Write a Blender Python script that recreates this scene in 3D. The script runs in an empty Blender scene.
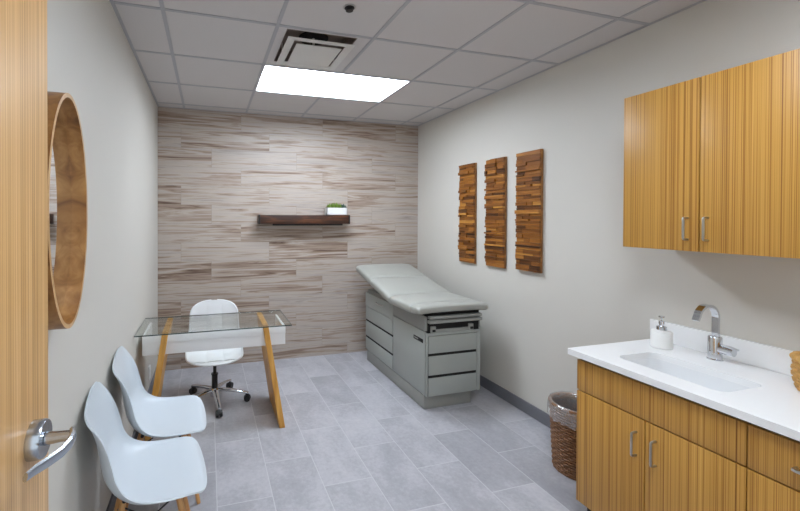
import bpy, bmesh, math, random
from mathutils import Vector, Matrix
random.seed(7)
C = bpy.context.scene.collection
PI = math.pi

# ------------------------------------------------------------------ helpers
def lin(c):
    return tuple(((x/255.0)/12.92 if x/255.0 <= .04045 else ((x/255.0+.055)/1.055)**2.4) for x in c)+(1.0,)

def box(bm, x0, x1, y0, y1, z0, z1, bev=0.0, seg=2):
    r = bmesh.ops.create_cube(bm, size=1.0)
    vs = r['verts']
    for v in vs:
        v.co = Vector((x0+(v.co.x+.5)*(x1-x0), y0+(v.co.y+.5)*(y1-y0), z0+(v.co.z+.5)*(z1-z0)))
    if bev > 0:
        es = list({e for v in vs for e in v.link_edges})
        bmesh.ops.bevel(bm, geom=es, offset=bev, segments=seg, profile=.5, affect='EDGES')

def tube(bm, pts, r, seg=10, closed=False, flat=None):
    pts = [Vector(p) for p in pts]; n = len(pts)
    rad = r if isinstance(r, (list, tuple)) else [r]*n
    tang = []
    for i in range(n):
        if closed: t = pts[(i+1) % n]-pts[i-1]
        else: t = pts[min(i+1, n-1)]-pts[max(i-1, 0)]
        tang.append(t.normalized())
    t0 = tang[0]
    a = Vector((0, 0, 1)) if abs(t0.z) < .9 else Vector((1, 0, 0))
    u = (a-t0*a.dot(t0)).normalized()
    rings = []
    for i in range(n):
        t = tang[i]
        u = (u-t*u.dot(t)).normalized(); w = t.cross(u)
        ring = []
        for k in range(seg):
            an = 2*PI*k/seg+(PI/4 if flat else 0)
            fa, fb = (flat if flat else (1, 1))
            ring.append(bm.verts.new(pts[i]+u*math.cos(an)*rad[i]*fa+w*math.sin(an)*rad[i]*fb))
        rings.append(ring)
    m = n if closed else n-1
    for i in range(m):
        A, B = rings[i], rings[(i+1) % n]
        for k in range(seg):
            bm.faces.new((A[k], A[(k+1) % seg], B[(k+1) % seg], B[k]))
    if not closed:
        bm.faces.new(rings[0][::-1]); bm.faces.new(rings[-1])

def lathe(bm, prof, c=(0, 0, 0), seg=32, axis='z'):
    rings = []
    def P(r, h, a):
        if axis == 'z': return Vector((c[0]+r*math.cos(a), c[1]+r*math.sin(a), c[2]+h))
        if axis == 'x': return Vector((c[0]+h, c[1]+r*math.cos(a), c[2]+r*math.sin(a)))
        return Vector((c[0]+r*math.cos(a), c[1]+h, c[2]+r*math.sin(a)))
    for r, h in prof:
        rings.append([bm.verts.new(P(max(r, 1e-5), h, 2*PI*k/seg)) for k in range(seg)])
    for A, B in zip(rings, rings[1:]):
        for k in range(seg):
            bm.faces.new((A[k], A[(k+1) % seg], B[(k+1) % seg], B[k]))
    for R in (rings[0], rings[-1]):
        if len(set(tuple(round(q, 6) for q in v.co) for v in R)) > 0:
            bm.faces.new(R)

def poly_extrude(bm, poly, vec):
    """closed solid from a planar 3D polygon pushed along vec"""
    A = [bm.verts.new(Vector(p)) for p in poly]
    B = [bm.verts.new(Vector(p)+Vector(vec)) for p in poly]
    n = len(A)
    bm.faces.new(A); bm.faces.new(B[::-1])
    for i in range(n): bm.faces.new((A[i], A[(i+1) % n], B[(i+1) % n], B[i]))

def rrect(x0, x1, y0, y1, r, seg=6):
    out = []
    for cx, cy, a0 in ((x1-r, y1-r, 0), (x0+r, y1-r, PI/2), (x0+r, y0+r, PI), (x1-r, y0+r, 1.5*PI)):
        for k in range(seg+1):
            a = a0+PI/2*k/seg
            out.append((cx+r*math.cos(a), cy+r*math.sin(a)))
    return out

def plate_with_holes(bm, outer, holes, z0, z1):
    """flat plate in xy with holes, from z0 to z1"""
    def loop(pts, z): return [bm.verts.new((p[0], p[1], z)) for p in pts]
    tops, bots = [], []
    for z, store in ((z1, tops), (z0, bots)):
        es = []
        for pts in [outer]+holes:
            L = loop(pts, z); store.append(L)
            for i in range(len(L)): es.append(bm.edges.new((L[i], L[(i+1) % len(L)])))
        bmesh.ops.triangle_fill(bm, edges=es, use_beauty=True, use_dissolve=False)
    for T, B in zip(tops, bots):
        n = len(T)
        for i in range(n): bm.faces.new((T[i], T[(i+1) % n], B[(i+1) % n], B[i]))

def root_matrix(o):
    while o.parent: o = o.parent
    return Matrix.Translation(o.location) @ o.rotation_euler.to_matrix().to_4x4()

def obj(name, bm, mat, parent=None, local=False, smooth=35, props=None, label=None):
    """link ONE mesh object; geometry written in world space unless local"""
    bmesh.ops.recalc_face_normals(bm, faces=bm.faces[:])
    if parent is not None and not local:
        bm.transform(root_matrix(parent).inverted())
    me = bpy.data.meshes.new(name); bm.to_mesh(me); bm.free()
    if smooth:
        for p in me.polygons: p.use_smooth = True
        me.set_sharp_from_angle(angle=math.radians(smooth))
    for m in (mat if isinstance(mat, list) else [mat]): me.materials.append(m)
    o = bpy.data.objects.new(name, me); C.objects.link(o)
    if parent is not None: o.parent = parent
    if label: o['label'] = label
    return o

def thing(name, label, cat, loc=(0, 0, 0), rz=0, group=None):
    o = bpy.data.objects.new(name, None); C.objects.link(o)
    o.location = loc; o.rotation_euler = (0, 0, rz); o.empty_display_size = .1
    o['label'] = label; o['category'] = cat
    if group: o['group'] = group
    return o

def tag(o, label, cat, group=None):
    o['label'] = label; o['category'] = cat
    if group: o['group'] = group
    return o

def struct(name, bm, mat, parent=None, smooth=0):
    o = obj(name, bm, mat, parent, smooth=smooth)
    if parent is None: o['kind'] = 'structure'
    return o

def dup(o, parent=None):
    c = o.copy(); C.objects.link(c)
    if parent: c.parent = parent
    for ch in [x for x in bpy.data.objects if x.parent == o]: dup(ch, c)
    return c

def B(): return bmesh.new()

# ------------------------------------------------------------------ materials
def newmat(name):
    m = bpy.data.materials.new(name); m.use_nodes = True
    nt = m.node_tree
    return m, nt, nt.nodes['Principled BSDF']

def simple(name, col, rough=.5, metal=0.0, noise=0.0, nscale=20, bump=0.0, bscale=200, spec=.5, coat=0):
    m, nt, p = newmat(name)
    c = lin(col)
    p.inputs['Roughness'].default_value = rough; p.inputs['Metallic'].default_value = metal
    p.inputs['Specular IOR Level'].default_value = spec
    p.inputs['Coat Weight'].default_value = coat
    tc = nt.nodes.new('ShaderNodeTexCoord')
    n = nt.nodes.new('ShaderNodeTexNoise'); n.inputs['Scale'].default_value = nscale; n.inputs['Detail'].default_value = 4
    nt.links.new(tc.outputs['Object'], n.inputs['Vector'])
    mx = nt.nodes.new('ShaderNodeMix'); mx.data_type = 'RGBA'
    k = noise
    mx.inputs['A'].default_value = tuple(min(1, v*(1-k)) for v in c[:3])+(1,)
    mx.inputs['B'].default_value = tuple(min(1, v*(1+k)) for v in c[:3])+(1,)
    nt.links.new(n.outputs['Fac'], mx.inputs['Factor']); nt.links.new(mx.outputs['Result'], p.inputs['Base Color'])
    if bump:
        n2 = nt.nodes.new('ShaderNodeTexNoise'); n2.inputs['Scale'].default_value = bscale
        nt.links.new(tc.outputs['Object'], n2.inputs['Vector'])
        b = nt.nodes.new('ShaderNodeBump'); b.inputs['Strength'].default_value = bump; b.inputs['Distance'].default_value = .002
        nt.links.new(n2.outputs['Fac'], b.inputs['Height']); nt.links.new(b.outputs['Normal'], p.inputs['Normal'])
    return m

def ramp(nt, fac, stops):
    r = nt.nodes.new('ShaderNodeValToRGB')
    e = r.color_ramp.elements
    while len(e) > 1: e.remove(e[-1])
    e[0].position, e[0].color = stops[0][0], lin(stops[0][1])
    for pos, c in stops[1:]:
        x = e.new(pos); x.color = lin(c)
    nt.links.new(fac, r.inputs['Fac']); return r.outputs['Color']

def grain(name, scale, stops, rough=.4, detail=3.0, dist=.0, scale2=None, w2=.5, spec=.5, bump=.0):
    """wood: noise stretched along the grain (object space)"""
    m, nt, p = newmat(name)
    tc = nt.nodes.new('ShaderNodeTexCoord')
    mp = nt.nodes.new('ShaderNodeMapping'); mp.inputs['Scale'].default_value = scale
    nt.links.new(tc.outputs['Object'], mp.inputs['Vector'])
    n = nt.nodes.new('ShaderNodeTexNoise'); n.inputs['Scale'].default_value = 1; n.inputs['Detail'].default_value = detail
    n.inputs['Distortion'].default_value = dist
    nt.links.new(mp.outputs['Vector'], n.inputs['Vector'])
    fac = n.outputs['Fac']
    if scale2:
        mp2 = nt.nodes.new('ShaderNodeMapping'); mp2.inputs['Scale'].default_value = scale2
        mp2.inputs['Location'].default_value = (3.1, 7.7, 1.3)
        nt.links.new(tc.outputs['Object'], mp2.inputs['Vector'])
        nn = nt.nodes.new('ShaderNodeTexNoise'); nn.inputs['Scale'].default_value = 1; nn.inputs['Detail'].default_value = 2
        nt.links.new(mp2.outputs['Vector'], nn.inputs['Vector'])
        mx = nt.nodes.new('ShaderNodeMix'); mx.inputs[0].default_value = w2
        nt.links.new(fac, mx.inputs[2]); nt.links.new(nn.outputs['Fac'], mx.inputs[3]); fac = mx.outputs[0]
    nt.links.new(ramp(nt, fac, stops), p.inputs['Base Color'])
    p.inputs['Roughness'].default_value = rough; p.inputs['Specular IOR Level'].default_value = spec
    if bump:
        b = nt.nodes.new('ShaderNodeBump'); b.inputs['Strength'].default_value = bump; b.inputs['Distance'].default_value = .003
        nt.links.new(fac, b.inputs['Height']); nt.links.new(b.outputs['Normal'], p.inputs['Normal'])
    return m

def mth(nt, op, a, b=None):
    n = nt.nodes.new('ShaderNodeMath'); n.operation = op
    for i, v in enumerate((a, b)):
        if v is None: continue
        if isinstance(v, (int, float)): n.inputs[i].default_value = v
        else: nt.links.new(v, n.inputs[i])
    return n.outputs[0]

def tiled(name, ua, va, tu, tv, u0, v0, shift, grout, stops, streak, tone, groutcol, rough, spots=0.0, gloss_var=0.0, fine=None):
    """rows of tiles: u is the long axis, v the stacking axis; each row is offset by shift*row"""
    m, nt, p = newmat(name)
    tc = nt.nodes.new('ShaderNodeTexCoord'); s = nt.nodes.new('ShaderNodeSeparateXYZ')
    nt.links.new(tc.outputs['Object'], s.inputs[0])
    U, V = s.outputs[ua], s.outputs[va]
    vr = mth(nt, 'DIVIDE', mth(nt, 'SUBTRACT', V, v0), tv); row = mth(nt, 'FLOOR', vr); vf = mth(nt, 'FRACT', vr)
    off = mth(nt, 'MULTIPLY', row, shift)
    ur = mth(nt, 'ADD', mth(nt, 'DIVIDE', mth(nt, 'SUBTRACT', U, u0), tu), off); col = mth(nt, 'FLOOR', ur); uf = mth(nt, 'FRACT', ur)
    def edge(f, size):
        d = mth(nt, 'MINIMUM', f, mth(nt, 'SUBTRACT', 1.0, f))
        return mth(nt, 'LESS_THAN', mth(nt, 'MULTIPLY', d, size), grout/2)
    g = mth(nt, 'MAXIMUM', edge(vf, tv), edge(uf, tu))
    cb = nt.nodes.new('ShaderNodeCombineXYZ'); nt.links.new(row, cb.inputs[0]); nt.links.new(col, cb.inputs[1])
    wn = nt.nodes.new('ShaderNodeTexWhiteNoise'); wn.noise_dimensions = '3D'; nt.links.new(cb.outputs[0], wn.inputs['Vector'])
    # per tile shifted coordinates for the streaks
    sc = nt.nodes.new('ShaderNodeVectorMath'); sc.operation = 'SCALE'; sc.inputs['Scale'].default_value = 37.0
    nt.links.new(wn.outputs['Color'], sc.inputs[0])
    c2 = nt.nodes.new('ShaderNodeCombineXYZ')
    nt.links.new(mth(nt, 'MULTIPLY', U, streak[0]), c2.inputs[0]); nt.links.new(mth(nt, 'MULTIPLY', V, streak[1]), c2.inputs[1])
    ad = nt.nodes.new('ShaderNodeVectorMath'); ad.operation = 'ADD'
    nt.links.new(c2.outputs[0], ad.inputs[0]); nt.links.new(sc.outputs[0], ad.inputs[1])
    n = nt.nodes.new('ShaderNodeTexNoise'); n.inputs['Scale'].default_value = 1; n.inputs['Detail'].default_value = 5
    n.inputs['Roughness'].default_value = .6; n.inputs['Distortion'].default_value = streak[2]
    nt.links.new(ad.outputs[0], n.inputs['Vector'])
    fac = mth(nt, 'ADD', n.outputs['Fac'], mth(nt, 'MULTIPLY', mth(nt, 'SUBTRACT', wn.outputs['Value'], .5), tone))
    if fine:
        n2 = nt.nodes.new('ShaderNodeTexNoise'); n2.inputs['Scale'].default_value = fine[0]; n2.inputs['Detail'].default_value = 6
        n2.inputs['Roughness'].default_value = .7
        nt.links.new(tc.outputs['Object'], n2.inputs['Vector'])
        fac = mth(nt, 'ADD', fac, mth(nt, 'MULTIPLY', mth(nt, 'SUBTRACT', n2.outputs['Fac'], .5), fine[1]))
    colr = ramp(nt, fac, stops)
    mx = nt.nodes.new('ShaderNodeMix'); mx.data_type = 'RGBA'
    nt.links.new(g, mx.inputs['Factor']); nt.links.new(colr, mx.inputs['A']); mx.inputs['B'].default_value = lin(groutcol)
    nt.links.new(mx.outputs['Result'], p.inputs['Base Color'])
    p.inputs['Roughness'].default_value = rough
    b = nt.nodes.new('ShaderNodeBump'); b.inputs['Strength'].default_value = .25; b.inputs['Distance'].default_value = .002
    nt.links.new(mth(nt, 'SUBTRACT', 1.0, g), b.inputs['Height']); nt.links.new(b.outputs['Normal'], p.inputs['Normal'])
    return m

M = {}
M['paint'] = simple('wall_paint', (205, 201, 193), .6, noise=.015, nscale=3, bump=.05, bscale=350)
M['ceil'] = simple('ceiling_tile', (205, 201, 200), .9, noise=.05, nscale=160, bump=.15, bscale=300)
M['grid'] = simple('ceiling_grid_metal', (172, 172, 177), .5)
M['planks'] = tiled('plank_wall_tile', 0, 2, .915, .198, .34, .12, .3333, .003,
    [(.24, (100, 78, 64)), (.35, (138, 117, 102)), (.43, (163, 145, 131)), (.52, (184, 172, 161)), (.62, (176, 165, 157)), (.76, (148, 137, 131))],
    (1.3, 26, 1.0), .16, (156, 144, 134), .45)
M['floor'] = tiled('floor_tile', 1, 0, .61, .3035, 2.16, .048, .5, .005,
    [(.2, (150, 149, 154)), (.45, (166, 165, 170)), (.6, (179, 178, 183)), (.85, (194, 192, 195))],
    (2.5, 4.0, .4), .22, (194, 194, 196), .40, fine=(38, .6))
ZST = [(.30, (118, 74, 26)), (.40, (150, 100, 38)), (.47, (176, 127, 54)), (.55, (198, 150, 72)), (.62, (184, 134, 60)), (.72, (220, 176, 96))]
M['zebrano'] = grain('zebrano_laminate', (250, 290, .4), ZST, .38, 1.0, 0, (560, 640, .5), .40)
M['door'] = grain('door_veneer', (160, 210, .4), [(.27, (150, 106, 54)), (.42, (186, 140, 82)), (.55, (208, 164, 104)), (.70, (228, 190, 134))], .4, 2.0, 0, (160, 200, 1.0), .45)
M['mirror_wood'] = grain('mirror_frame_oak', (14, 14, 14), [(.25, (104, 64, 28)), (.5, (152, 104, 52)), (.75, (184, 136, 78))], .35, 4, 1.2)
M['frame_edge'] = grain('mirror_frame_edge', (20, 20, 20), [(.3, (176, 134, 86)), (.7, (204, 166, 118))], .4, 3, .8)
M['desk_wood'] = grain('desk_leg_oak', (26, 16, 1.8), [(.3, (166, 110, 40)), (.5, (200, 144, 62)), (.7, (218, 166, 84))], .4, 3, .4)
M['dowel'] = grain('dowel_beech', (50, 50, 4), [(.3, (196, 136, 76)), (.7, (226, 176, 116))], .4, 2)
M['shelf'] = grain('dark_stained_beam', (3, 26, 26), [(.3, (34, 18, 10)), (.5, (66, 36, 20)), (.7, (104, 62, 36))], .5, 5, 1.2, bump=.4)
M['plastic'] = simple('white_moulded_plastic', (206, 214, 221), .32, noise=.01)
M['vinyl_white'] = simple('white_leatherette', (230, 232, 234), .38, noise=.01, bump=.05)
M['lacquer'] = simple('white_lacquer', (242, 242, 242), .3, noise=.005)
M['quartz'] = simple('white_quartz', (236, 236, 236), .22, noise=.012, nscale=60)
M['porcelain'] = simple('white_porcelain', (228, 229, 230), .12, noise=.004)
M['chrome'] = simple('chrome', (214, 216, 220), .08, 1.0, noise=.01)
M['nickel'] = simple('brushed_nickel', (190, 188, 184), .3, 1.0, noise=.06, nscale=80)
M['satin'] = simple('satin_chrome', (186, 192, 200), .22, 1.0, noise=.04, nscale=60)
M['black'] = simple('black_plastic', (22, 22, 24), .45, noise=.1)
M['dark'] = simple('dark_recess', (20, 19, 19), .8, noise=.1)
M['sage'] = simple('sage_grey_metal', (162, 166, 161), .42, noise=.015, bump=.04, bscale=500)
M['sage2'] = simple('sage_grey_trim', (146, 147, 142), .5, noise=.02)
M['vinyl'] = simple('sage_grey_vinyl', (164, 164, 157), .42, noise=.025, nscale=12, bump=.12, bscale=260)
M['seam'] = simple('vinyl_seam', (104, 108, 104), .6, noise=.05)
M['base'] = simple('grey_baseboard_tile', (112, 112, 118), .4, noise=.12, nscale=9)
M['bag'] = None
M['white'] = simple('white_ceramic', (232, 232, 230), .4, noise=.02, nscale=40)
M['leaf'] = simple('succulent_green', (122, 150, 62), .5, noise=.35, nscale=30)
M['leaf2'] = simple('succulent_blue_green', (78, 104, 92), .5, noise=.3, nscale=30)
M['soil'] = simple('potting_soil', (60, 46, 36), .9, noise=.4, nscale=90)
M['plate'] = simple('white_switch_plate', (230, 230, 228), .4, noise=.01)
M['wicker'] = simple('dark_wicker', (126, 86, 54), .55, noise=.5, nscale=45, bump=.3, bscale=150)
M['straw'] = simple('golden_straw', (196, 150, 84), .6, noise=.35, nscale=55, bump=.3, bscale=160)
M['diff'] = simple('diffuser_enamel', (212, 210, 206), .45, noise=.01)
M['duct_tone'] = simple('duct_brown_grey', (136, 122, 114), .8, noise=.15, nscale=12)  # mottled brown-grey for the duct box
M['troffer'] = simple('troffer_enamel', (236, 238, 240), .5, noise=.003)
M['jamb'] = simple('painted_door_frame', (120, 112, 102), .45, noise=.01)

m, nt, p = newmat('silvered_mirror'); M['mirror'] = m
p.inputs['Metallic'].default_value = 1; p.inputs['Roughness'].default_value = .015; p.inputs['Base Color'].default_value = (.9, .92, .93, 1)

for key, nm, st in (('lens', 'lamp_lens', 20.0), ('lens_fill', 'fill_lens', 14.0)):  # the weaker lens serves the added fill light
    m, nt, p = newmat(nm); M[key] = m
    p.inputs['Base Color'].default_value = (.9, .9, .9, 1)
    p.inputs['Emission Color'].default_value = (.88, .98, 1.10, 1); p.inputs['Emission Strength'].default_value = st

def clear(name, tint, ior=1.5, extra=0.0, rough=0.0):
    m = bpy.data.materials.new(name); m.use_nodes = True; nt = m.node_tree; nt.nodes.clear()
    o = nt.nodes.new('ShaderNodeOutputMaterial'); mx = nt.nodes.new('ShaderNodeMixShader')
    t = nt.nodes.new('ShaderNodeBsdfTransparent'); t.inputs[0].default_value = tint
    g = nt.nodes.new('ShaderNodeBsdfGlossy'); g.inputs['Roughness'].default_value = rough
    f = nt.nodes.new('ShaderNodeLayerWeight'); f.inputs['Blend'].default_value = .5
    fac = mth(nt, 'ADD', mth(nt, 'MULTIPLY', mth(nt, 'POWER', f.outputs['Facing'], 5.0), .95), .04)
    nt.links.new(fac, mx.inputs[0]); nt.links.new(t.outputs[0], mx.inputs[1]); nt.links.new(g.outputs[0], mx.inputs[2])
    nt.links.new(mx.outputs[0], o.inputs[0]); return m
M['glass'] = clear('clear_table_glass', (.965, .985, .975, 1))
M['glass_edge'] = simple('glass_edge_green', (34, 52, 48), .3, noise=.05)
# thin plastic bag: translucent film
m = bpy.data.materials.new('bin_liner_film'); m.use_nodes = True; nt = m.node_tree; nt.nodes.clear(); M['bag'] = m
o = nt.nodes.new('ShaderNodeOutputMaterial'); mx = nt.nodes.new('ShaderNodeMixShader'); mx2 = nt.nodes.new('ShaderNodeMixShader')
t = nt.nodes.new('ShaderNodeBsdfTransparent'); g = nt.nodes.new('ShaderNodeBsdfGlossy'); g.inputs['Roughness'].default_value = .25
d = nt.nodes.new('ShaderNodeBsdfDiffuse'); d.inputs[0].default_value = (.75, .74, .74, 1)
mx.inputs[0].default_value = .5; mx2.inputs[0].default_value = .34
nt.links.new(g.outputs[0], mx.inputs[1]); nt.links.new(d.outputs[0], mx.inputs[2])
nt.links.new(t.outputs[0], mx2.inputs[1]); nt.links.new(mx.outputs[0], mx2.inputs[2]); nt.links.new(mx2.outputs[0], o.inputs[0])
# teak blocks: each block carries its own wood colour
m, nt, p = newmat('teak_blocks'); M['teak'] = m
at = nt.nodes.new('ShaderNodeAttribute'); at.attribute_name = 'wood_tone'
tc = nt.nodes.new('ShaderNodeTexCoord'); mp = nt.nodes.new('ShaderNodeMapping'); mp.inputs['Scale'].default_value = (60, 5, 90)
nt.links.new(tc.outputs['Object'], mp.inputs['Vector'])
n = nt.nodes.new('ShaderNodeTexNoise'); n.inputs['Scale'].default_value = 1; n.inputs['Detail'].default_value = 3
nt.links.new(mp.outputs['Vector'], n.inputs['Vector'])
fac = mth(nt, 'ADD', mth(nt, 'MULTIPLY', n.outputs['Fac'], .55), mth(nt, 'MULTIPLY', at.outputs['Fac'], .75))
nt.links.new(ramp(nt, fac, [(.25, (60, 30, 8)), (.5, (120, 70, 20)), (.72, (156, 98, 34)), (1.0, (212, 154, 70))]), p.inputs['Base Color'])
p.inputs['Roughness'].default_value = .42

# ------------------------------------------------------------------ room
XL, XR, D, ZC, YF = -.494, 2.474, 4.2455, 2.7006, .05
bm = B(); box(bm, XL-.12, XR+.12, -1.6, D+.12, -.1, 0); struct('floor', bm, M['floor'])
bm = B(); box(bm, XL-.12, XL, YF-.12, D, 0, ZC+.2); struct('wall_left', bm, M['paint'])
bm = B(); box(bm, XR, XR+.12, YF-.12, D, 0, ZC+.2); struct('wall_right', bm, M['paint'])
bm = B(); box(bm, XL-.12, XR+.12, D, D+.12, 0, ZC+.2); struct('wall_back', bm, M['planks'])
# front wall with the doorway the camera stands in
DX0, DX1, DH = -.395, .60, 2.23
bm = B()
box(bm, XL, DX0, YF-.12, YF, 0, ZC+.2); box(bm, DX1, XR, YF-.12, YF, 0, ZC+.2); box(bm, DX0, DX1, YF-.12, YF, DH, ZC+.2)
struct('wall_front', bm, M['paint'])
bm = B()
box(bm, DX0, DX0+.02, YF-.14, YF-.005, 0, DH); box(bm, DX1-.02, DX1, YF-.14, YF-.005, 0, DH); box(bm, DX0, DX1, YF-.14, YF-.005, DH-.02, DH)
struct('trim_doorway', bm, M['jamb'])
# ceiling tiles with openings for the lamp, the air diffuser and the added fill light
GX = [-.2376, .393, 1.003, 1.613, 2.231]; GY = [.44, 1.05, 1.658, 2.262, 2.869, 3.486, 4.096]
LX0, LX1, LY0, LY1 = .405, 1.601, 2.881, 3.474
HX0, HX1, HY0, HY1 = .455, .905, 2.292, 2.790
RX0, RX1, RY0, RY1 = .405, 1.601, .452, 1.038
rect = lambda a, b, c, d: [(a, c), (b, c), (b, d), (a, d)]
bm = B(); plate_with_holes(bm, rect(XL, XR, YF, D), [rect(LX0, LX1, LY0, LY1), rect(HX0, HX1, HY0, HY1), rect(RX0, RX1, RY0, RY1)], ZC, ZC+.02)
struct('ceiling', bm, M['ceil'])
bm = B()
w = .011
for x in GX:
    cuts = [(YF, D)]
    if abs(x-1.003) < .01: cuts = [(YF, RY0-.012), (RY1+.012, LY0-.012), (LY1+.012, D)]
    for a, b in cuts: box(bm, x-w, x+w, a, b, ZC-.004, ZC+.001)
for y in GY: box(bm, XL, XR, y-w, y+w, ZC-.0035, ZC+.001)
box(bm, XL, XL+.018, YF, D, ZC-.004, ZC+.001); box(bm, XR-.018, XR, YF, D, ZC-.004, ZC+.001)
box(bm, XL, XR, D-.018, D, ZC-.004, ZC+.001)
struct('trim_ceiling_grid', bm, M['grid'])
bm = B(); box(bm, XR-.012, XR, YF, D, 0, .096, .003); struct('baseboard_right', bm, M['base'])
bm = B(); box(bm, XL, XL+.012, YF, D, 0, .096, .003); struct('baseboard_left', bm, M['base'])

# ------------------------------------------------------------------ ceiling lamps
def troffer(x0, x1, y0, y1, label, depth=.1, mat=None):
    t = thing('ceiling_light', label, 'ceiling light', ((x0+x1)/2, (y0+y1)/2, ZC))
    bm = B(); h = ZC+depth; e = .006
    box(bm, x0-e, x0+.004, y0-e, y1+e, ZC-.003, h); box(bm, x1-.004, x1+e, y0-e, y1+e, ZC-.003, h)
    box(bm, x0, x1, y0-e, y0+.004, ZC-.003, h); box(bm, x0, x1, y1-.004, y1+e, ZC-.003, h)
    box(bm, x0-e, x1+e, y0-e, y1+e, h, h+.01)
    obj('housing', bm, M['troffer'], t)
    bm = B(); box(bm, x0+.005, x1-.005, y0+.005, y1-.005, h-.012, h-.002)
    obj('lens', bm, mat or M['lens'], t)
    return t
troffer(LX0, LX1, LY0, LY1, 'bright white recessed rectangular ceiling light near the plank wall')

# ------------------------------------------------------------------ air diffuser
cx, cy = .686, 2.546
t = thing('air_diffuser', 'square white ceiling air vent with nested plates beside the light', 'air vent', (cx, cy, ZC))
bm = B()
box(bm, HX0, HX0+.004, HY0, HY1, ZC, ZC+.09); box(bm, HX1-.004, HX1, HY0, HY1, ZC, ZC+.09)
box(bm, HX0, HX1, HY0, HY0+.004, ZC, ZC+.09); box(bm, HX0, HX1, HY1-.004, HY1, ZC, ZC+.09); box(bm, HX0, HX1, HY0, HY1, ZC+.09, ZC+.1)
obj('duct_box', bm, M['duct_tone'], t, label='brown-grey duct box')
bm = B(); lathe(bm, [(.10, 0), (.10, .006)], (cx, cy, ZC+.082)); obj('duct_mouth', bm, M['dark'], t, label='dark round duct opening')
bm = B()
# sloping ring: outer edge lower than inner throat
def ring_frame(bm, ho, hi, z_o, z_i, th=.004):
    for sgn in range(4):
        a = PI/2*sgn; c, s = math.cos(a), math.sin(a)
        R = lambda x, y: (cx+x*c-y*s, cy+x*s+y*c)
        q = [(*R(-ho, -ho), z_o), (*R(ho, -ho), z_o), (*R(hi, -hi), z_i), (*R(-hi, -hi), z_i)]
        poly_extrude(bm, q, (0, 0, th))
ring_frame(bm, .218, .168, ZC-.030, ZC-.024)
for sx in (-1, 1): tube(bm, [(cx+sx*.19, cy+.14, ZC-.024), (cx+sx*.19, cy+.14, ZC+.09)], .004, 6)
obj('outer_ring', bm, M['diff'], t)
bm = B(); box(bm, cx-.15, cx+.15, cy-.15, cy+.15, ZC-.036, ZC-.030, .002)
tube(bm, [(cx, cy, ZC-.032), (cx, cy, ZC+.082)], .008, 8)
obj('face_plate', bm, M['diff'], t)

# fire sprinkler
t = thing('fire_sprinkler', 'small dark fire sprinkler head on the ceiling tile', 'sprinkler', (.729, 1.965, ZC))
bm = B(); lathe(bm, [(.034, 0), (.036, -.003), (.030, -.006), (.02, -.005)], (.729, 1.965, ZC), 24); obj('escutcheon', bm, M['nickel'], t)
bm = B(); lathe(bm, [(.027, 0), (.027, -.004), (.014, -.007), (.007, -.012)], (.729, 1.965, ZC-.004), 20); obj('sprinkler_head', bm, M['black'], t)
bm = B(); lathe(bm, [(.006, .0), (.02, -.002), (.02, -.005), (.003, -.006)], (.729, 1.965, ZC-.016), 18); obj('deflector', bm, M['black'], t)

# ------------------------------------------------------------------ door with lever handle
d1 = bpy.data.objects.new('door_1', None); C.objects.link(d1); d1.location = (-.345, .07, 0); d1['kind'] = 'structure'
bm = B(); box(bm, -.383, -.339, .072, .982, .008, 2.2, .0015); obj('door_leaf', bm, M['door'], d1)
bm = B(); lathe(bm, [(.0375, 0), (.0375, .020), (.035, .024), (.02, .024)], (-.339, .898, 1.122), 40, 'x')
hd = obj('door_handle', bm, M['satin'], d1, label='satin chrome lever handle with round rose')
bm = B()
lathe(bm, [(.013, 0), (.011, .022), (.010, .050)], (-.314, .898, 1.122), 20, 'x')
obj('spindle', bm, M['satin'], hd)
bm = B()
pts = [(-.270, .903, 1.126), (-.264, .888, 1.124), (-.263, .866, 1.122), (-.268, .836, 1.122), (-.278, .800, 1.127), (-.286, .765, 1.135), (-.289, .740, 1.140)]
tube(bm, pts, [.012, .0135, .0125, .0115, .0105, .0095, .008], 8, flat=(1, .5))
obj('lever', bm, M['satin'], hd)
bm = B()
for z in (.25, 1.1, 1.95): tube(bm, [(-.335, .066, z-.05), (-.335, .066, z+.05)], .007, 10)
obj('hinge', bm, M['nickel'], d1)

# ------------------------------------------------------------------ round mirror
MR, MYC, MZ, SQ = .3575, 1.349, 1.587, .493
t = thing('wall_mirror', 'mirror in a deep curved wooden hoop frame on the left wall', 'mirror', (XL, MYC, MZ-MR))
bm = B(); n = 96
prof = [(MR, .002), (MR, .088), (MR-.013, .088), (MR-.013, .002)]
rings = [[bm.verts.new((XL+h, MYC+(r*SQ+(r-MR)*(1-SQ))*math.cos(2*PI*k/n), MZ+r*math.sin(2*PI*k/n))) for k in range(n)] for r, h in prof]
for i in range(4):
    A_, B_ = rings[i], rings[(i+1) % 4]
    for k in range(n):
        f = bm.faces.new((A_[k], A_[(k+1) % n], B_[(k+1) % n], B_[k])); f.material_index = 1 if i == 1 else 0
obj('frame', bm, [M['mirror_wood'], M['frame_edge']], t)
def oval(h0, h1, ins):
    bm = B(); pts = [(XL+h0, MYC+(MR*SQ-ins)*math.cos(2*PI*k/96), MZ+(MR-ins)*math.sin(2*PI*k/96)) for k in range(96)]
    poly_extrude(bm, pts, (h1-h0, 0, 0)); return bm
bm = oval(.037, .0433, .0135); obj('mirror_glass', bm, M['mirror'], t)
bm = oval(.001, .005, .0125); obj('backing', bm, M['mirror_wood'], t)

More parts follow.
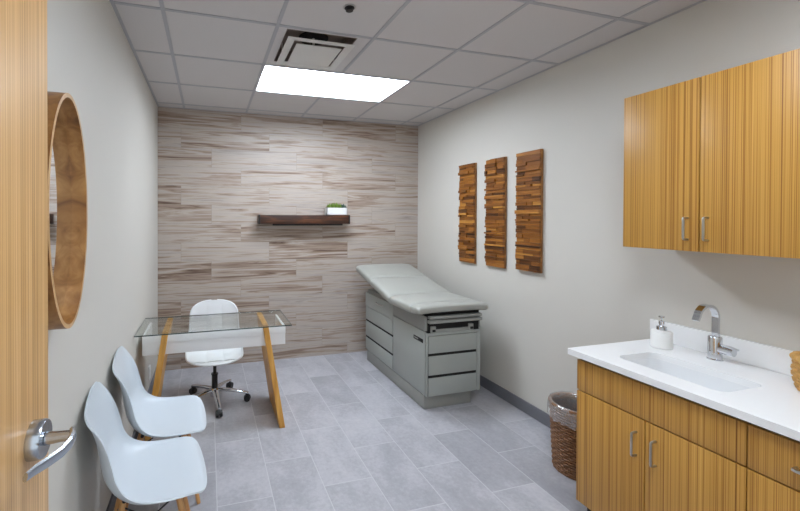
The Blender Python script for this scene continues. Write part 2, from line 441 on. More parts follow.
# ------------------------------------------------------------------ wall art
def wall_art(y0, y1, z0, z1, label, seed):
    rnd = random.Random(seed)
    t = thing('wood_wall_art', label, 'wall art', (XR, (y0+y1)/2, z0), group='carved wood wall panels')
    bm = B(); box(bm, XR-.022, XR-.002, y0, y1, z0, z1, .002); obj('backing_board', bm, M['desk_wood'] if 0 else M['mirror_wood'], t)
    bm = B(); lay = bm.faces.layers.float.new('wood_tone')
    z = z0+.002
    while z < z1-.004:
        h = min(rnd.uniform(.012, .034), z1-.002-z)
        if z1-.002-(z+h) < .012: h = z1-.002-z
        cuts = [y0]
        r = rnd.random()
        if r < .75: cuts.append(y0+(y1-y0)*rnd.uniform(.25, .75))
        if r < .25: cuts.append(y0+(y1-y0)*rnd.uniform(.1, .9))
        cuts = sorted(cuts)+[y1]
        for a, b in zip(cuts, cuts[1:]):
            dpt = rnd.choice([.006, .008, .010, .013, .016, .024]); tone = min(1, max(0, rnd.gauss(.36, .17)))
            ext = rnd.uniform(-.003, .005) if b == y1 else 0
            before = set(bm.faces)
            box(bm, XR-.022-dpt, XR-.021, a+.0006, b+ext-.0006, z+.0005, z+h-.0005, .0012, 1)
            for f in set(bm.faces)-before: f[lay] = tone
        z += h
    o = obj('carved_blocks', bm, M['teak'], t, smooth=0)
    return t
wall_art(3.158, 3.388, 1.136, 2.103, 'leftmost of the three carved wood block panels, nearest the exam table head', 1)
wall_art(2.770, 3.000, 1.139, 2.101, 'middle of the three carved wood block panels on the right wall', 2)
wall_art(2.394, 2.634, 1.150, 2.105, 'rightmost of the three carved wood block panels, nearest the cabinets', 3)

# ------------------------------------------------------------------ floating shelf and planter
t = thing('floating_shelf', 'dark stained chunky wooden beam shelf on the plank wall', 'shelf', (1.02, D, 1.505))
bm = B(); box(bm, .517, 1.534, 4.096, D-.001, 1.507, 1.602, .005, 2)
obj('beam', bm, M['shelf'], t)
for x0, x1 in ((.513, .530), (1.517, 1.536)):
    bm = B(); box(bm, x0, x1, 4.093, 4.130, 1.505, 1.604, .003, 1)
    obj('end_bracket', bm, M['black'], t, label='black metal end bracket')
bm = B(); box(bm, .68, 1.49, D-.03, D-.001, 1.486, 1.507, .002); obj('under_strip', bm, M['black'], t)  # black strip along the wall under the beam
t = thing('succulent_planter', 'small white rectangular planter with green succulents on the shelf', 'plant', (1.392, 4.17, 1.602))
bm = B()
X0, X1, Y0, Y1, Z0, Z1 = 1.272, 1.512, 4.125, 4.215, 1.6025, 1.686
box(bm, X0, X1, Y0, Y0+.007, Z0, Z1); box(bm, X0, X1, Y1-.007, Y1, Z0, Z1); box(bm, X0, X0+.007, Y0, Y1, Z0, Z1); box(bm, X1-.007, X1, Y0, Y1, Z0, Z1); box(bm, X0, X1, Y0, Y1, Z0, Z0+.007)
obj('pot', bm, M['white'], t)
bm = B(); box(bm, X0+.007, X1-.007, Y0+.007, Y1-.007, Z0+.06, Z1-.008); obj('soil', bm, M['soil'], t)
rnd = random.Random(4)
def rosette(bm, c, R, hgt, n):
    for k in range(n):
        a = k*2.399; f = k/n; rr = R*(1-.55*f); up = hgt*(.35+.65*f)
        dv = Vector((math.cos(a), math.sin(a), 0)); c = Vector(c)
        side = Vector((-dv.y, dv.x, 0)); w_ = R*.28
        p0 = c; pm = c+dv*rr*.55+Vector((0, 0, up*.55)); pt = c+dv*rr+Vector((0, 0, up))
        vs = [bm.verts.new(p) for p in (p0, pm-side*w_, pt, pm+side*w_, pm+Vector((0, 0, w_*.7)), pm-Vector((0, 0, w_*.5)))]
        for q in ((0, 1, 4), (1, 2, 4), (2, 3, 4), (3, 0, 4), (1, 0, 5), (2, 1, 5), (3, 2, 5), (0, 3, 5)): bm.faces.new([vs[i] for i in q])
for x, R, hh, mat in ((1.305, .034, .050, 'leaf'), (1.345, .038, .058, 'leaf'), (1.388, .036, .062, 'leaf'), (1.428, .034, .052, 'leaf'), (1.468, .034, .05, 'leaf2'), (1.495, .022, .036, 'leaf2')):
    bm = B(); rosette(bm, (x, 4.160+rnd.uniform(-.012, .006), Z1-.008), R*1.1, hh*1.25, 18); obj('succulent', bm, M[mat], t, smooth=0)

# ------------------------------------------------------------------ cabinets
def pull(bm, p0, p1, out, r=.0048):
    """bar pull between p0 and p1, standing off the front by out (along -x)"""
    p0, p1 = Vector(p0), Vector(p1); o = Vector((-out, 0, 0)); d_ = (p1-p0).normalized()*.008
    tube(bm, [p0, p0+o*.72, p0+o*.93+d_*.3, p0+o+d_, p1+o-d_, p1+o*.93-d_*.3, p1+o*.72, p1], r, 10)
# upper
UX, UF = XR-.312, XR-.33
t = thing('upper_cabinet', 'wall-hung striped zebra-wood cabinet above the sink', 'cabinet', (XR-.16, 1.22, 1.42))
bm = B(); box(bm, UX, XR-.001, .888, 1.559, 1.421, 2.212, .001); obj('carcass', bm, M['zebrano'], t)
for a, b, hy in ((1.2275, 1.5595, 1.268), (.888, 1.2225, 1.1925)):
    bm = B(); box(bm, UF, UX-.001, a, b, 1.420, 2.213, .0012); dr = obj('door', bm, M['zebrano'], t)
    bm = B(); pull(bm, (UF, hy, 1.474), (UF, hy, 1.575), .03); obj('handle', bm, M['nickel'], dr)
# base: sink cabinet
FX = 1.862
def base_unit(name, y0, y1, label, fronts):
    t = thing(name, label, 'cabinet', ((FX+XR)/2, (y0+y1)/2, 0))
    bm = B(); box(bm, FX+.020, XR-.001, y0, y0+.016, .094, .818); box(bm, FX+.020, XR-.001, y1-.016, y1, .094, .818)
    box(bm, FX+.020, XR-.001, y0, y1, .094, .11); box(bm, XR-.018, XR-.001, y0, y1, .094, .818)
    box(bm, FX+.020, FX+.036, y0, y1, .66, .818)
    obj('carcass', bm, M['zebrano'], t)
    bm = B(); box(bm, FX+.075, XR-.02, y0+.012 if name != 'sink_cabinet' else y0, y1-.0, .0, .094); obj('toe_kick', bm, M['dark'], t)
    bm = B(); box(bm, FX+.022, FX+.05, y0, y1, .818, .853); box(bm, FX+.022, XR-.02, y1-.03, y1-.01, .818, .853); obj('shadow_gap_rail', bm, M['dark'], t)  # near-black rail paints in the shadow of the gap under the worktop
    for kind, a, b, z0, z1, h in fronts:
        bm = B(); box(bm, FX, FX+.019, a, b, z0, z1, .0012); f = obj(kind, bm, M['zebrano'], t)
        if h:
            bm = B(); pull(bm, h[0], h[1], .03); obj('handle', bm, M['nickel'], f)
    return t
base_unit('sink_cabinet', .9165, 1.581, 'floor-standing zebra-wood cabinet with two doors under the sink', [
    ('false_front', .918, 1.5815, .679, .833, None),
    ('door', 1.2560, 1.5815, .095, .673, ((FX, 1.288, .502), (FX, 1.288, .607))),
    ('door', .918, 1.2500, .095, .673, ((FX, 1.209, .502), (FX, 1.209, .607)))])
base_unit('drawer_cabinet', .566, .9155, 'zebra-wood base cabinet with a drawer right of the sink doors', [
    ('drawer', .5675, .914, .679, .833, ((FX, .690, .752), (FX, .792, .752))),
    ('door', .5675, .914, .095, .673, ((FX, .61, .505), (FX, .61, .610)))])
# countertop with sink cut-out
SX0, SX1, SY0, SY1 = 1.955, 2.215, 1.03, 1.455
t = thing('countertop', 'white quartz countertop with backsplash over the base cabinets', 'countertop', (2.15, 1.08, .853))
bm = B(); plate_with_holes(bm, rrect(1.834, XR-.001, .545, 1.615, .004, 2), [rrect(SX0, SX1, SY0, SY1, .045)[::-1]], .853, .883); obj('worktop', bm, M['quartz'], t)
bm = B(); box(bm, XR-.021, XR-.001, .545, 1.630, .8835, .993, .002); obj('backsplash', bm, M['quartz'], t)
# sink basin under the cut-out
t = thing('sink_basin', 'rectangular white undermount basin set into the countertop', 'sink', (2.085, 1.24, .72))
bm = B()
lv = [(rrect(SX0-.012, SX1+.012, SY0-.012, SY1+.012, .05), .8528), (rrect(SX0+.001, SX1-.001, SY0+.001, SY1-.001, .045), .8528), (rrect(SX0+.006, SX1-.006, SY0+.006, SY1-.006, .045), .80),
      (rrect(SX0+.014, SX1-.014, SY0+.014, SY1-.014, .045), .745), (rrect(SX0+.04, SX1-.04, SY0+.04, SY1-.04, .04), .73), (rrect(SX0+.1, SX1-.1, SY0+.17, SY1-.17, .02), .726)]
def loft(bm, lv, cap_last=True):
    R_ = [[bm.verts.new((p[0], p[1], z)) for p in pts] for pts, z in lv]
    for A_, B_ in zip(R_, R_[1:]):
        for k in range(len(A_)): bm.faces.new((A_[k], A_[(k+1) % len(A_)], B_[(k+1) % len(A_)], B_[k]))
    if cap_last: bm.faces.new(R_[-1])
    return R_
Ra = loft(bm, lv)
lo = [(pts, z-.012) for pts, z in lv[2:]]
Rb = loft(bm, [(rrect(SX0-.012, SX1+.012, SY0-.012, SY1+.012, .05), .845), (rrect(SX0-.006, SX1+.006, SY0-.006, SY1+.006, .045), .80), (rrect(SX0+.002, SX1-.002, SY0+.002, SY1-.002, .045), .735), (rrect(SX0+.04, SX1-.04, SY0+.04, SY1-.04, .04), .715)])
for k in range(len(Ra[0])): bm.faces.new((Ra[0][k], Ra[0][(k+1) % len(Ra[0])], Rb[0][(k+1) % len(Ra[0])], Rb[0][k]))
obj('bowl', bm, M['porcelain'], t)
bm = B(); lathe(bm, [(.026, 0), (.024, .003), (.012, .001)], (2.085, 1.242, .7265), 24); obj('drain', bm, M['chrome'], t)

# faucet
fx, fy, fz = 2.385, 1.293, .8835
t = thing('faucet', 'chrome single-lever faucet with a squared arching spout behind the basin', 'faucet', (fx, fy, fz))
bm = B(); lathe(bm, [(.031, 0), (.031, .004), (.0265, .007), (.0265, .108), (.024, .112), (.001, .112)], (fx, fy, fz), 32); obj('body', bm, M['chrome'], t)
bm = B()
pts = [(fx+.004, fy, fz+.105), (fx+.004, fy, fz+.20)]
for k in range(0, 13):
    a = PI*k/12*.92; pts.append((fx-.062+.066*math.cos(a), fy, fz+.205+.062*math.sin(a)))
e = Vector(pts[-1]); pts.append((e.x-.012, fy, e.z-.022))
tube(bm, pts, .0165, 4, flat=(.5, 1.15)); 
obj('spout', bm, M['chrome'], t)
bm = B()
tube(bm, [(fx, fy-.018, fz+.055), (fx, fy-.072, fz+.055)], .020, 20); obj('lever_hub', bm, M['chrome'], t)
bm = B(); tube(bm, [(fx-.002, fy-.028, fz+.079), (fx-.004, fy-.055, fz+.078), (fx-.006, fy-.088, fz+.072)], [.012, .014, .013], 4, flat=(.4, 1.0)); obj('lever', bm, M['chrome'], t)

# soap dispenser
sx, sy = 2.33, 1.490
t = thing('soap_dispenser', 'small white soap bottle with a chrome pump left of the faucet', 'soap dispenser', (sx, sy, .8835))
bm = B(); lathe(bm, [(.0, 0), (.043, 0), (.046, .004), (.046, .080), (.043, .088), (.02, .0905), (.02, .096), (.001, .096)], (sx, sy, .8838), 36); obj('bottle', bm, M['white'], t)
bm = B(); lathe(bm, [(.022, 0), (.022, .016), (.010, .02), (.010, .03), (.013, .031), (.013, .045), (.004, .047)], (sx, sy, .979), 24)
lathe(bm, [(.004, 0), (.004, .018), (.013, .019), (.013, .026), (.001, .027)], (sx, sy, 1.025), 20)
tube(bm, [(sx, sy, 1.047), (sx-.02, sy-.012, 1.048), (sx-.036, sy-.022, 1.042)], .005, 8); obj('pump', bm, M['chrome'], t)

# straw basket at the frame edge
def weave(bm, c, prof, rows, r, amp, waves, seg=96, squash=1.0):
    for i in range(rows):
        f = i/(rows-1); rad = prof(f)[0]; z = prof(f)[1]
        pts = [(c[0]+(rad+amp*math.sin(waves*2*PI*k/seg+i*PI))*math.cos(2*PI*k/seg), c[1]+(rad+amp*math.sin(waves*2*PI*k/seg+i*PI))*math.sin(2*PI*k/seg), c[2]+z) for k in range(seg)]
        tube(bm, pts, r, 5, closed=True)
bx, by = 2.335, .893
t = thing('straw_basket', 'golden woven straw basket on the right end of the countertop', 'basket', (bx, by, .8835))
bm = B(); weave(bm, (bx, by, .8835), lambda f: (.092+.012*math.sin(f*2.6), .008+f*.112), 10, .0072, .004, 14, 84)
lathe(bm, [(.088, .0), (.088, .006)], (bx, by, .8838), 32); obj('body', bm, M['straw'], t)
bm = B(); tube(bm, [(bx+(.102+.004*math.sin(20*a))*math.cos(a), by+(.102+.004*math.sin(20*a))*math.sin(a), 0.8835+.130+.003*math.cos(20*a)) for a in [2*PI*k/120 for k in range(120)]], .0115, 7, closed=True); obj('rim', bm, M['straw'], t)

# ------------------------------------------------------------------ wicker waste bin with liner
wx, wy = 2.218, 1.880
t = thing('waste_basket', 'dark brown woven waste basket with a clear liner beside the sink cabinet', 'waste basket', (wx, wy, 0))
bm = B(); R_ = lambda f: .126+.020*f
weave(bm, (wx, wy, 0), lambda f: (R_(f), .010+f*.395), 26, .0064, .0028, 17, 102)
for k in range(34):
    a = 2*PI*(k+.25)/34; tube(bm, [(wx+R_(0)*math.cos(a), wy+R_(0)*math.sin(a), .004), (wx+R_(1)*math.cos(a), wy+R_(1)*math.sin(a), .408)], .0035, 5)
lathe(bm, [(.126, 0), (.126, .006)], (wx, wy, .001), 32)
obj('body', bm, M['wicker'], t)
bm = B(); tube(bm, [(wx+.146*math.cos(a), wy+.146*math.sin(a), .412) for a in [2*PI*k/64 for k in range(64)]], .011, 8, closed=True); obj('rim', bm, M['wicker'], t)
bm = B(); lathe(bm, [(.112, .012), (.118, .014), (.1365, .402), (.1335, .402), (.113, .02)], (wx, wy, 0), 40); obj('dark_sleeve', bm, M['shelf'], t)  # dark sleeve added so the gaps between the coils look shaded
bm = B(); n = 120; rnd = random.Random(9)
ph = [rnd.uniform(0, 6.28) for _ in range(6)]
def fold(a, i): return .5*math.sin(9*a+ph[0])+.35*math.sin(17*a+ph[1]+i*.6)+.25*math.sin(31*a+ph[2]-i*.4)
levels = [(.106, .10, .006), (.120, .30, .005), (.127, .385, .003), (.138, .424, .003), (.150, .427, .003), (.160, .405, .004), (.162, .365, .005), (.163, .325, .006)]
rings = []
for i, (r, z, am) in enumerate(levels):
    rings.append([bm.verts.new((wx+(r+am*fold(2*PI*k/n, i)*(1 if i > 3 else -.4))*math.cos(2*PI*k/n), wy+(r+am*fold(2*PI*k/n, i)*(1 if i > 3 else -.4))*math.sin(2*PI*k/n), z+(.012*fold(2*PI*k/n, 2) if i == len(levels)-1 else 0))) for k in range(n)])
for A_, B_ in zip(rings, rings[1:]):
    for k in range(n): bm.faces.new((A_[k], A_[(k+1) % n], B_[(k+1) % n], B_[k]))
obj('liner', bm, M['bag'], t, smooth=80, label='clear plastic bag folded over the rim')

# ------------------------------------------------------------------ exam table (local coordinates: x right, y to the head end)
t = thing('exam_table', 'sage grey medical exam table with raised backrest and storage drawers', 'exam table', (1.712, 2.785, 0), math.radians(.4))
W_, L_ = .512, 1.245
bm = B(); box(bm, -.006, .445, .030, L_-.05, 0, .112, .004); obj('plinth', bm, M['sage2'], t, local=True)
bm = B(); box(bm, .002, W_-.002, .012, L_, .112, .61, .004); obj('cabinet_body', bm, M['sage'], t, local=True)
bm = B(); box(bm, .014, W_-.014, .10, L_-.01, .61, .775, .004)
box(bm, .014, .03, .02, .11, .61, .775); box(bm, W_-.03, W_-.014, .02, .11, .61, .775)
obj('upper_body', bm, M['sage2'], t, local=True)
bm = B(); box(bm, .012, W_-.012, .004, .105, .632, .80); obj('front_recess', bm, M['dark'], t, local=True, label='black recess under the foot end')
# front drawers
for z0, z1 in ((.117, .265), (.288, .443), (.466, .606)):
    bm = B(); box(bm, .014, .472, -.006, .012, z0, z1, .002); obj('drawer', bm, M['sage'], t, local=True)
bm = B()
for z0, z1 in ((.265, .288), (.443, .466)): box(bm, .014, .472, .0, .0135, z0, z1)
box(bm, .0095, .0135, .0, .0135, .117, .606)
obj('drawer_gap', bm, M['dark'], t, local=True, label='black finger gap between front drawers')
bm = B(); box(bm, .476, W_, -.004, .013, .113, .632, .003); obj('corner_post', bm, M['sage'], t, local=True)
bm = B(); box(bm, -.003, .009, -.004, .013, .113, .632, .002); obj('corner_post', bm, M['sage'], t, local=True)
bm = B(); box(bm, .0, W_, -.006, .10, .610, .632, .004); obj('front_ledge', bm, M['sage'], t, local=True)
# side: large door and a bank of three drawers
bm = B(); box(bm, -.008, .002, .018, .575, .117, .640, .003); obj('side_door', bm, M['sage'], t, local=True)
bm = B(); box(bm, -.0095, -.006, .045, .195, .540, .572, .001); obj('latch_plate', bm, M['black'], t, local=True, label='black latch plate')
bm = B(); box(bm, -.0115, -.009, .120, .180, .553, .561); obj('latch_slot', bm, M['sage'], t, local=True)
for z0, z1 in ((.117, .250), (.271, .430), (.451, .590)):
    bm = B(); box(bm, -.008, .002, .590, L_-.012, z0, z1, .003); obj('side_drawer', bm, M['sage'], t, local=True)
bm = B()
for z0, z1 in ((.250, .271), (.430, .451)): box(bm, -.003, .003, .592, L_-.014, z0, z1)
obj('side_gap', bm, M['dark'], t, local=True, label='black finger gap between side drawers')
bm = B(); box(bm, -.008, .015, .575, L_-.004, .600, .745, .003); obj('side_panel', bm, M['sage'], t, local=True)
bm = B(); tube(bm, [(-.008, .78, .690), (-.022, .80, .684), (-.022, .93, .684), (-.008, .95, .690)], .007, 8); obj('side_pull', bm, M['nickel'], t, local=True)
bm = B(); box(bm, -.012, .015, .015, .575, .645, .765, .006); obj('side_rail', bm, M['sage2'], t, local=True)
bm = B(); box(bm, W_-.015, W_+.012, .015, L_-.05, .645, .765, .006); obj('side_rail', bm, M['sage2'], t, local=True)
# foot end: leg-rest tray, bars and stirrup sockets
bm = B(); box(bm, .004, W_-.006, -.036, .004, .716, .742, .005); obj('leg_rest_tray', bm, M['sage2'], t, local=True)
bm = B(); box(bm, .006, W_-.008, -.034, .004, .752, .774, .004); obj('slide_bar', bm, M['sage2'], t, local=True)
bm = B(); box(bm, .075, .40, -.008, .05, .632, .660, .004); obj('stirrup_housing', bm, M['sage2'], t, local=True)
for x in (.055, .415):
    bm = B(); box(bm, x-.022, x+.022, -.014, .05, .632, .688, .006)
    s_ = obj('stirrup_socket', bm, M['sage2'], t, local=True)
    bm = B(); box(bm, x-.014, x+.014, -.020, -.012, .644, .664, .003); obj('socket_knob', bm, M['black'], s_, local=True)
# cushions: stations along the table with a rounded cross-section
PX0, PX1 = -.110, .566
def cushion(name, st, mat, sag=.024, puff=.006):
    """st: list of (y, z_top, z_bottom, dydz tilt); rounded box section"""
    bm = B(); xm = (PX0+PX1)/2; hw = (PX1-PX0)/2; rings = []
    m = 40
    for (y, zt, zb, inset, sl) in st:
        cz = (zt+zb)/2; hh = (zt-zb)/2; ring = []
        for k in range(m):
            a = 2*PI*k/m; ca, sa = math.cos(a), math.sin(a)
            # superellipse: long flat top, round sides
            sxp = math.copysign(abs(ca)**.28, ca); szp = math.copysign(abs(sa)**.55, sa)
            dz = hh*szp
            ring.append(bm.verts.new((xm+(hw-inset)*sxp, y-sl*dz, cz+dz+(puff*(1-sxp*sxp) if szp > 0 else sag*szp*abs(sxp)**5))))
        rings.append(ring)
    for A_, B_ in zip(rings, rings[1:]):
        for k in range(m): bm.faces.new((A_[k], A_[(k+1) % m], B_[(k+1) % m], B_[k]))
    bm.faces.new(rings[0]); bm.faces.new(rings[-1])
    return obj(name, bm, mat, t, local=True, smooth=60)
F = .862; Bt = .786
cushion('foot_cushion', [(-.050, .846, .826, .030, 0), (-.046, .853, .816, .014, 0), (-.036, .859, .809, .004, 0), (-.018, F, .806, 0, 0), (.004, F+.001, .802, 0, 0), (.045, F+.001, .792, 0, 0), (.066, F-.001, .792, 0, 0), (.072, F-.010, .797, .006, 0)], M['vinyl'])
cushion('seat_cushion', [(.072, F-.010, Bt+.004, .006, 0), (.078, F-.001, Bt, 0, 0), (.14, F+.003, Bt, 0, 0), (.30, F+.003, Bt, 0, 0), (.42, F, Bt, 0, 0), (.455, F-.004, Bt+.001, 0, .05), (.462, F-.012, Bt+.006, .006, .05)], M['vinyl'])
def slope(y): return .858+.232*(y-.462)
def bk(y, dt=0, db=0, ins=0): return (y, slope(y)+dt, slope(y)-.074+db, ins, .23)
cushion('backrest_cushion', [bk(.464, -.010, .006, .006), bk(.472, -.001), bk(.55, .003), bk(.75, .004), bk(.87, .0), bk(.882, -.003), bk(.888, -.011, .005, .006)], M['vinyl'])
cushion('headrest_cushion', [bk(.889, -.011, .005, .006), bk(.896, -.003), bk(.95, .003), bk(1.12, .004), bk(1.25, .001, .003), bk(1.275, -.004, .008, .002), bk(1.286, -.012, .018, .008), bk(1.290, -.024, .030, .02)], M['vinyl'])
bm = B(); tube(bm, [(.10, .62, .775), (.10, 1.12, .93)], .012, 8); tube(bm, [(.38, .62, .775), (.38, 1.12, .93)], .012, 8)
tube(bm, [(.10, 1.12, .93), (.38, 1.12, .93)], .010, 8); tube(bm, [(.24, .80, .77), (.24, 1.10, .925)], .012, 8); obj('backrest_support', bm, M['black'], t, local=True)

# ------------------------------------------------------------------ glass desk
t = thing('glass_desk', 'writing desk with glass top, white apron and slanted wooden legs', 'desk', (.065, 3.16, 0))
bm = B(); box(bm, -.490, .617, 2.902, 3.402, .744, .754, .001, 1)
bm.faces.ensure_lookup_table()
for f in bm.faces:
    f.normal_update(); f.material_index = 0 if abs(f.normal.z) > .7 else 1
obj('glass_top', bm, [M['glass'], M['glass_edge']], t, smooth=0)
bm = B()
box(bm, -.455, .588, 3.012, 3.040, .574, .716, .002)          # front apron
box(bm, -.455, .588, 3.004, 3.013, .660, .716, .002)          # upper lip
obj('front_apron', bm, M['lacquer'], t)
for x0, x1 in ((-.455, -.437), (.570, .588)):
    bm = B(); box(bm, x0, x1, 3.038, 3.398, .574, .716, .002); obj('side_apron', bm, M['lacquer'], t)
for s in (-1, 1):
    c0 = .065
    xt, xb = .362*s, .470*s      # inner/outer slant
    th = .042
    bm = B()
    top = [(c0+xt-th/2, 2.985), (c0+xt+th/2, 2.985), (c0+xt+th/2, 3.400), (c0+xt-th/2, 3.400)]
    bot = [(c0+xb-th/2, 2.846), (c0+xb+th/2, 2.846), (c0+xb+th/2, 3.352), (c0+xb-th/2, 3.352)]
    A_ = [bm.verts.new((x, y, .7435)) for x, y in top]; B_ = [bm.verts.new((x, y, 0.0)) for x, y in bot]
    bm.faces.new(A_); bm.faces.new(B_[::-1])
    for i in range(4): bm.faces.new((A_[i], A_[(i+1) % 4], B_[(i+1) % 4], B_[i]))
    bmesh.ops.bevel(bm, geom=bm.edges[:], offset=.002, segments=1, affect='EDGES')
    obj('leg', bm, M['desk_wood'], t)

# ------------------------------------------------------------------ shell chairs
def crom(P, n):
    out = []
    P = [Vector(p) for p in P]
    ext = [P[0]*2-P[1]]+P+[P[-1]*2-P[-2]]
    for i in range(1, len(ext)-2):
        for k in range(n):
            u = k/n; a, b, c, d = ext[i-1:i+3]
            out.append(.5*((2*b)+(-a+c)*u+(2*a-5*b+4*c-d)*u*u+(-a+3*b-3*c+d)*u**3))
    out.append(P[-1]); return out

def stations(prof, rt, rf, N=64):
    """dense stations along the profile, rounded off at the top (radius rt) and at the front lip (rf)"""
    S = [Vector((p.x, p.y)) for p in crom([(a, b, 0) for a, b, _, _ in prof], 10)]
    Wd = [Vector((p.x, p.y)) for p in crom([(c, d_, 0) for _, _, c, d_ in prof], 10)]
    L = [0.0]
    for a, b in zip(S, S[1:]): L.append(L[-1]+(b-a).length)
    T = L[-1]; out = []; k = 0
    for q in range(N+1):
        u = q/N; sl = T*(.5-.5*math.cos(PI*u))*.55+T*u*.45; sl = min(max(sl, .0004), T-.0004)
        while k < len(L)-2 and L[k+1] < sl: k += 1
        while k > 0 and L[k] > sl: k -= 1
        f = (sl-L[k])/(L[k+1]-L[k])
        P_, W2 = S[k].lerp(S[k+1], f), Wd[k].lerp(Wd[k+1], f)
        e = 1.0
        for dd, rr in ((sl, rt), (T-sl, rf)):
            if dd < rr: e *= (1-(1-dd/rr)**2.5)**(1/2.5)
        out.append((P_, W2.x*e, W2.y*min(1, sl/.04, (T-sl)/rf)*e))
    return out

def shell(prof, thick, nT=24, rt=.070, rf=.065):
    """prof: (x, z, halfwidth, curl) stations from the top of the back to the front lip; returns a closed shell"""
    ST = stations(prof, rt, rf); S = [a for a, _, _ in ST]; Wd = [Vector((b, c)) for _, b, c in ST]
    n = len(S); bm = B(); G = []
    for i in range(n):
        tg = (S[min(i+1, n-1)]-S[max(i-1, 0)]).normalized()
        nr = Vector((-tg.y, tg.x, 0))        # towards the sitter
        if nr.x < 0 and nr.y < 0: nr = -nr
        row = []
        for j in range(nT+1):
            tt = -1+2*j/nT; hw, cu = Wd[i].x, Wd[i].y
            off = cu*abs(tt)**2.2
            x = S[i].x+nr.x*off; z = S[i].y+nr.y*off
            row.append(bm.verts.new((x, hw*math.sin(tt*PI/2*.96)/math.sin(PI/2*.96), z)))
        G.append(row)
    fs = []
    for i in range(n-1):
        for j in range(nT): fs.append(bm.faces.new((G[i][j], G[i+1][j], G[i+1][j+1], G[i][j+1])))
    bm.normal_update()
    # make normals face the sitter, then thicken away from the sitter
    if sum(f.normal.x+f.normal.z for f in fs) < 0: bmesh.ops.reverse_faces(bm, faces=fs)
    bmesh.ops.solidify(bm, geom=fs, thickness=thick)
    return bm

CH = [(-.243, .829, .200, -.006), (-.234, .780, .199, .006), (-.221, .720, .197, .030), (-.209, .655, .198, .045), (-.198, .580, .203, .054),
      (-.185, .515, .207, .057), (-.150, .458, .213, .055), (-.095, .424, .221, .045), (-.035, .411, .226, .034), (.03, .408, .228, .027), (.095, .412, .228, .020), (.150, .418, .224, .012), (.198, .415, .216, .007), (.227, .397, .205, .004)]
def make_chair(label, x, y, rz):
    t = thing('shell_chair', label, 'chair', (x, y, 0), rz, group='white shell chairs by the left wall')
    obj('shell', shell(CH, .007), M['plastic'], t, local=True, smooth=70)
    for sx_ in (-1, 1):
        for sy_ in (-1, 1):
            bm = B(); tube(bm, [(-.01+sx_*.10, sy_*.09, .398), (-.01+sx_*.138, sy_*.122, .24), (-.01+sx_*.188, sy_*.168, .0)], [.0125, .0145, .010], 12)
            obj('leg', bm, M['dowel'], t, local=True)
    bm = B()
    P = lambda sx_, sy_, z: (-.01+sx_*(.10+(.398-z)*.23), sy_*(.09+(.398-z)*.20), z)
    for sx_ in (-1, 1):
        tube(bm, [P(sx_, -1, .36), P(sx_, 1, .20)], .0035, 6); tube(bm, [P(sx_, -1, .20), P(sx_, 1, .36)], .0035, 6)
    for sy_ in (-1, 1):
        tube(bm, [P(-1, sy_, .36), P(1, sy_, .20)], .0035, 6); tube(bm, [P(-1, sy_, .20), P(1, sy_, .36)], .0035, 6)
    obj('wire_brace', bm, M['black'], t, local=True, label='black crossed wire brace')
    for sx_ in (-1, 1):
        bm = B(); tube(bm, [(-.01+sx_*.10, -.115, .393), (-.01+sx_*.10, .115, .393)], .009, 8)
        obj('mount', bm, M['black'], t, local=True)
    return t
c1 = make_chair('white shell chair with wooden legs nearest the door', -.238, 1.880, math.radians(7))
c2 = dup(c1); c2['label'] = 'white shell chair farther from the door, beside the glass desk'
c2.location = (-.238, 2.372, 0); c2.rotation_euler = (0, 0, math.radians(4))

# ------------------------------------------------------------------ desk chair on castors
t = thing('office_chair', 'white cushioned swivel chair with chrome castor base behind the desk', 'chair', (.055, 3.41, 0), math.radians(-90))
OC = [(-.236, .822, .190, .012), (-.226, .765, .197, .025), (-.218, .705, .201, .035), (-.209, .645, .203, .045), (-.195, .565, .208, .052),
      (-.160, .490, .215, .055), (-.105, .440, .222, .050), (-.03, .420, .226, .040), (.05, .415, .226, .030), (.13, .419, .222, .018), (.19, .416, .212, .010), (.225, .396, .205, .005)]
obj('shell', shell(OC, .012, rt=.13, rf=.10), M['vinyl_white'], t, local=True, smooth=70)
def channel(y0, y1):
    # one upholstered channel of the back, laid over the shell
    ST = stations(OC, .13, .10); S = [a for a, _, _ in ST]; Wd = [Vector((b, c)) for _, b, c in ST]; bm = B(); G = []
    n = 60
    for i in range(5, n):
        tg = (S[i+1]-S[i-1]).normalized(); nr = Vector((-tg.y, tg.x, 0)); nr = -nr if (nr.x < 0 and nr.y < 0) else nr
        hw = Wd[i].x*.965; row = []
        a, b = max(y0, -hw), min(y1, hw)
        if b-a < .012: continue
        for j in range(9):
            yy = a+(b-a)*j/8; q = abs(yy)/Wd[i].x; tt = math.asin(min(1, q*math.sin(PI/2*.96)))/(PI/2*.96)
            off = Wd[i].y*tt**2.2+.002+.006*math.sin(PI*j/8)**.5*min(1, (i-5)/12)
            row.append(bm.verts.new((S[i].x+nr.x*off, yy, S[i].y+nr.y*off)))
        G.append(row)
    fs = [bm.faces.new((G[i][j], G[i+1][j], G[i+1][j+1], G[i][j+1])) for i in range(len(G)-1) for j in range(8)]
    bm.normal_update()
    if sum(f.normal.x+f.normal.z for f in fs) < 0: bmesh.ops.reverse_faces(bm, faces=fs)
    bmesh.ops.solidify(bm, geom=fs, thickness=.006)
    return bm
for a, b in ((-.23, -.0685), (-.0675, .0675), (.0685, .23)): obj('padded_channel', channel(a, b), M['vinyl_white'], t, local=True, smooth=60)
bm = B(); box(bm, -.09, .09, -.08, .08, .385, .402, .004); box(bm, -.05, .05, -.04, .04, .36, .388, .006); tube(bm, [(.02, .04, .375), (.03, .19, .38)], .006, 8); obj('tilt_mechanism', bm, M['black'], t, local=True)
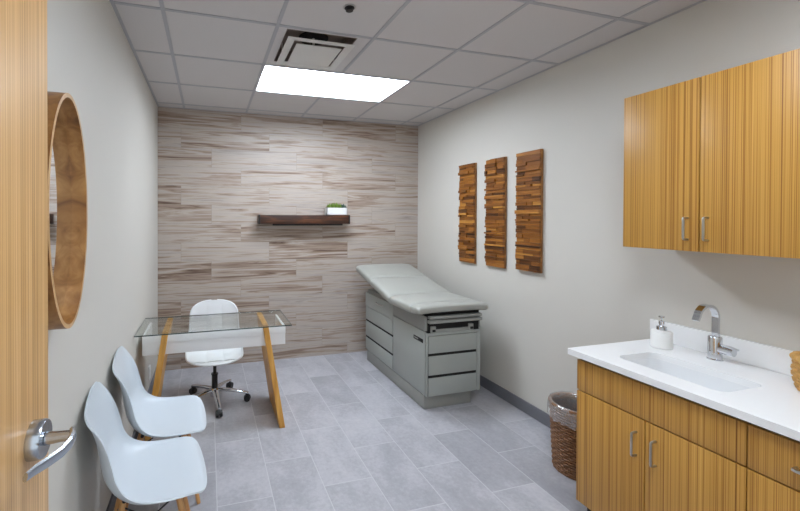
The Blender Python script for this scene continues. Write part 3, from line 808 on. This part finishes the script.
bm = B(); tube(bm, [(0, 0, .10), (0, 0, .235)], .025, 20); tube(bm, [(0, 0, .235), (0, 0, .245)], .029, 20); tube(bm, [(0, 0, .24), (0, 0, .37)], .0145, 16); obj('gas_lift', bm, M['black'], t, local=True)
bm = B(); lathe(bm, [(.03, -.055), (.038, -.05), (.042, .0), (.036, .022), (.02, .024)], (0, 0, .105), 24); obj('hub', bm, M['chrome'], t, local=True)
for k in range(5):
    a = math.radians(-84+72*k+90)
    dv = Vector((math.cos(a), math.sin(a), 0)); sd = Vector((-dv.y, dv.x, 0))
    bm = B(); tube(bm, [dv*.02+Vector((0, 0, .108)), dv*.12+Vector((0, 0, .100)), dv*.22+Vector((0, 0, .084)), dv*.285+Vector((0, 0, .070))], [.021, .019, .016, .013], 10, flat=(.75, 1.15))
    leg = obj('base_leg', bm, M['chrome'], t, local=True)
    bm = B()
    c_ = dv*.275
    for s in (-1, 1):
        tube(bm, [c_+sd*s*.007+Vector((0, 0, .028)), c_+sd*s*.025+Vector((0, 0, .028))], [.028, .026], 20)
    tube(bm, [c_+Vector((0, 0, .028))-sd*.012, c_+Vector((0, 0, .028))+sd*.012], .012, 10)
    tube(bm, [c_+Vector((0, 0, .03)), c_+Vector((0, 0, .075))], .008, 10)
    poly = [c_+dv*.030*math.cos(q)+Vector((0, 0, .028+.033*math.sin(q)))-sd*.007 for q in [PI*j/10 for j in range(11)]]
    poly_extrude(bm, poly, sd*.014)
    obj('castor', bm, M['black'], leg, local=True, label='black twin-wheel castor')

# ------------------------------------------------------------------ wall outlet behind the desk
t = thing('wall_outlet', 'white outlet plate low on the left wall behind the desk', 'outlet', (XL, 3.62, .17))
bm = B(); box(bm, XL+.0005, XL+.012, 3.585, 3.655, .17, .285, .003); obj('cover_plate', bm, M['plate'], t)
for z in (.205, .25):
    bm = B(); box(bm, XL+.0119, XL+.014, 3.603, 3.637, z-.014, z+.014, .003); obj('socket', bm, M['white'], t)

# ------------------------------------------------------------------ camera
import math as _m
f_px, yaw, pitch, roll, cyp, cxp, ch = 387.95, .2746, .0079, .0028, 221.3165, 317.4136, 1.5675
r_ = Vector((_m.cos(yaw), -_m.sin(yaw), 0)); fw = Vector((_m.sin(yaw)*_m.cos(pitch), _m.cos(yaw)*_m.cos(pitch), -_m.sin(pitch)))
up_ = r_.cross(fw)
r2 = r_*_m.cos(roll)+up_*_m.sin(roll); u2 = -r_*_m.sin(roll)+up_*_m.cos(roll)
cam = bpy.data.cameras.new('camera'); co = bpy.data.objects.new('camera', cam); C.objects.link(co)
mat = Matrix((r2, u2, -fw)).transposed().to_4x4(); mat.translation = Vector((0, 0, ch)); co.matrix_world = mat
cam.sensor_fit = 'HORIZONTAL'; cam.sensor_width = 36; cam.lens = f_px/800*36
cam.shift_x = (400-cxp)/800; cam.shift_y = (cyp-255.5)/800; cam.clip_start = .01
sc = bpy.context.scene; sc.camera = co

# ------------------------------------------------------------------ light and view
fill_troffer = troffer(RX0, RX1, RY0, RY1, 'added unseen recessed fill light near the doorway', mat=M['lens_fill'])  # added out of view to brighten the near half of the room
wd = bpy.data.worlds.new('world'); sc.world = wd; wd.use_nodes = True
wd.node_tree.nodes['Background'].inputs[0].default_value = (.86, .94, 1.0, 1); wd.node_tree.nodes['Background'].inputs[1].default_value = 1.2
sc.view_settings.view_transform = 'Standard'; sc.view_settings.look = 'None'; sc.view_settings.gamma = 1; sc.view_settings.use_curve_mapping = False
sc.view_settings.exposure = 0.13
sc.cycles.use_denoising = True; sc.cycles.max_bounces = 14; sc.cycles.diffuse_bounces = 8; sc.cycles.transparent_max_bounces = 16
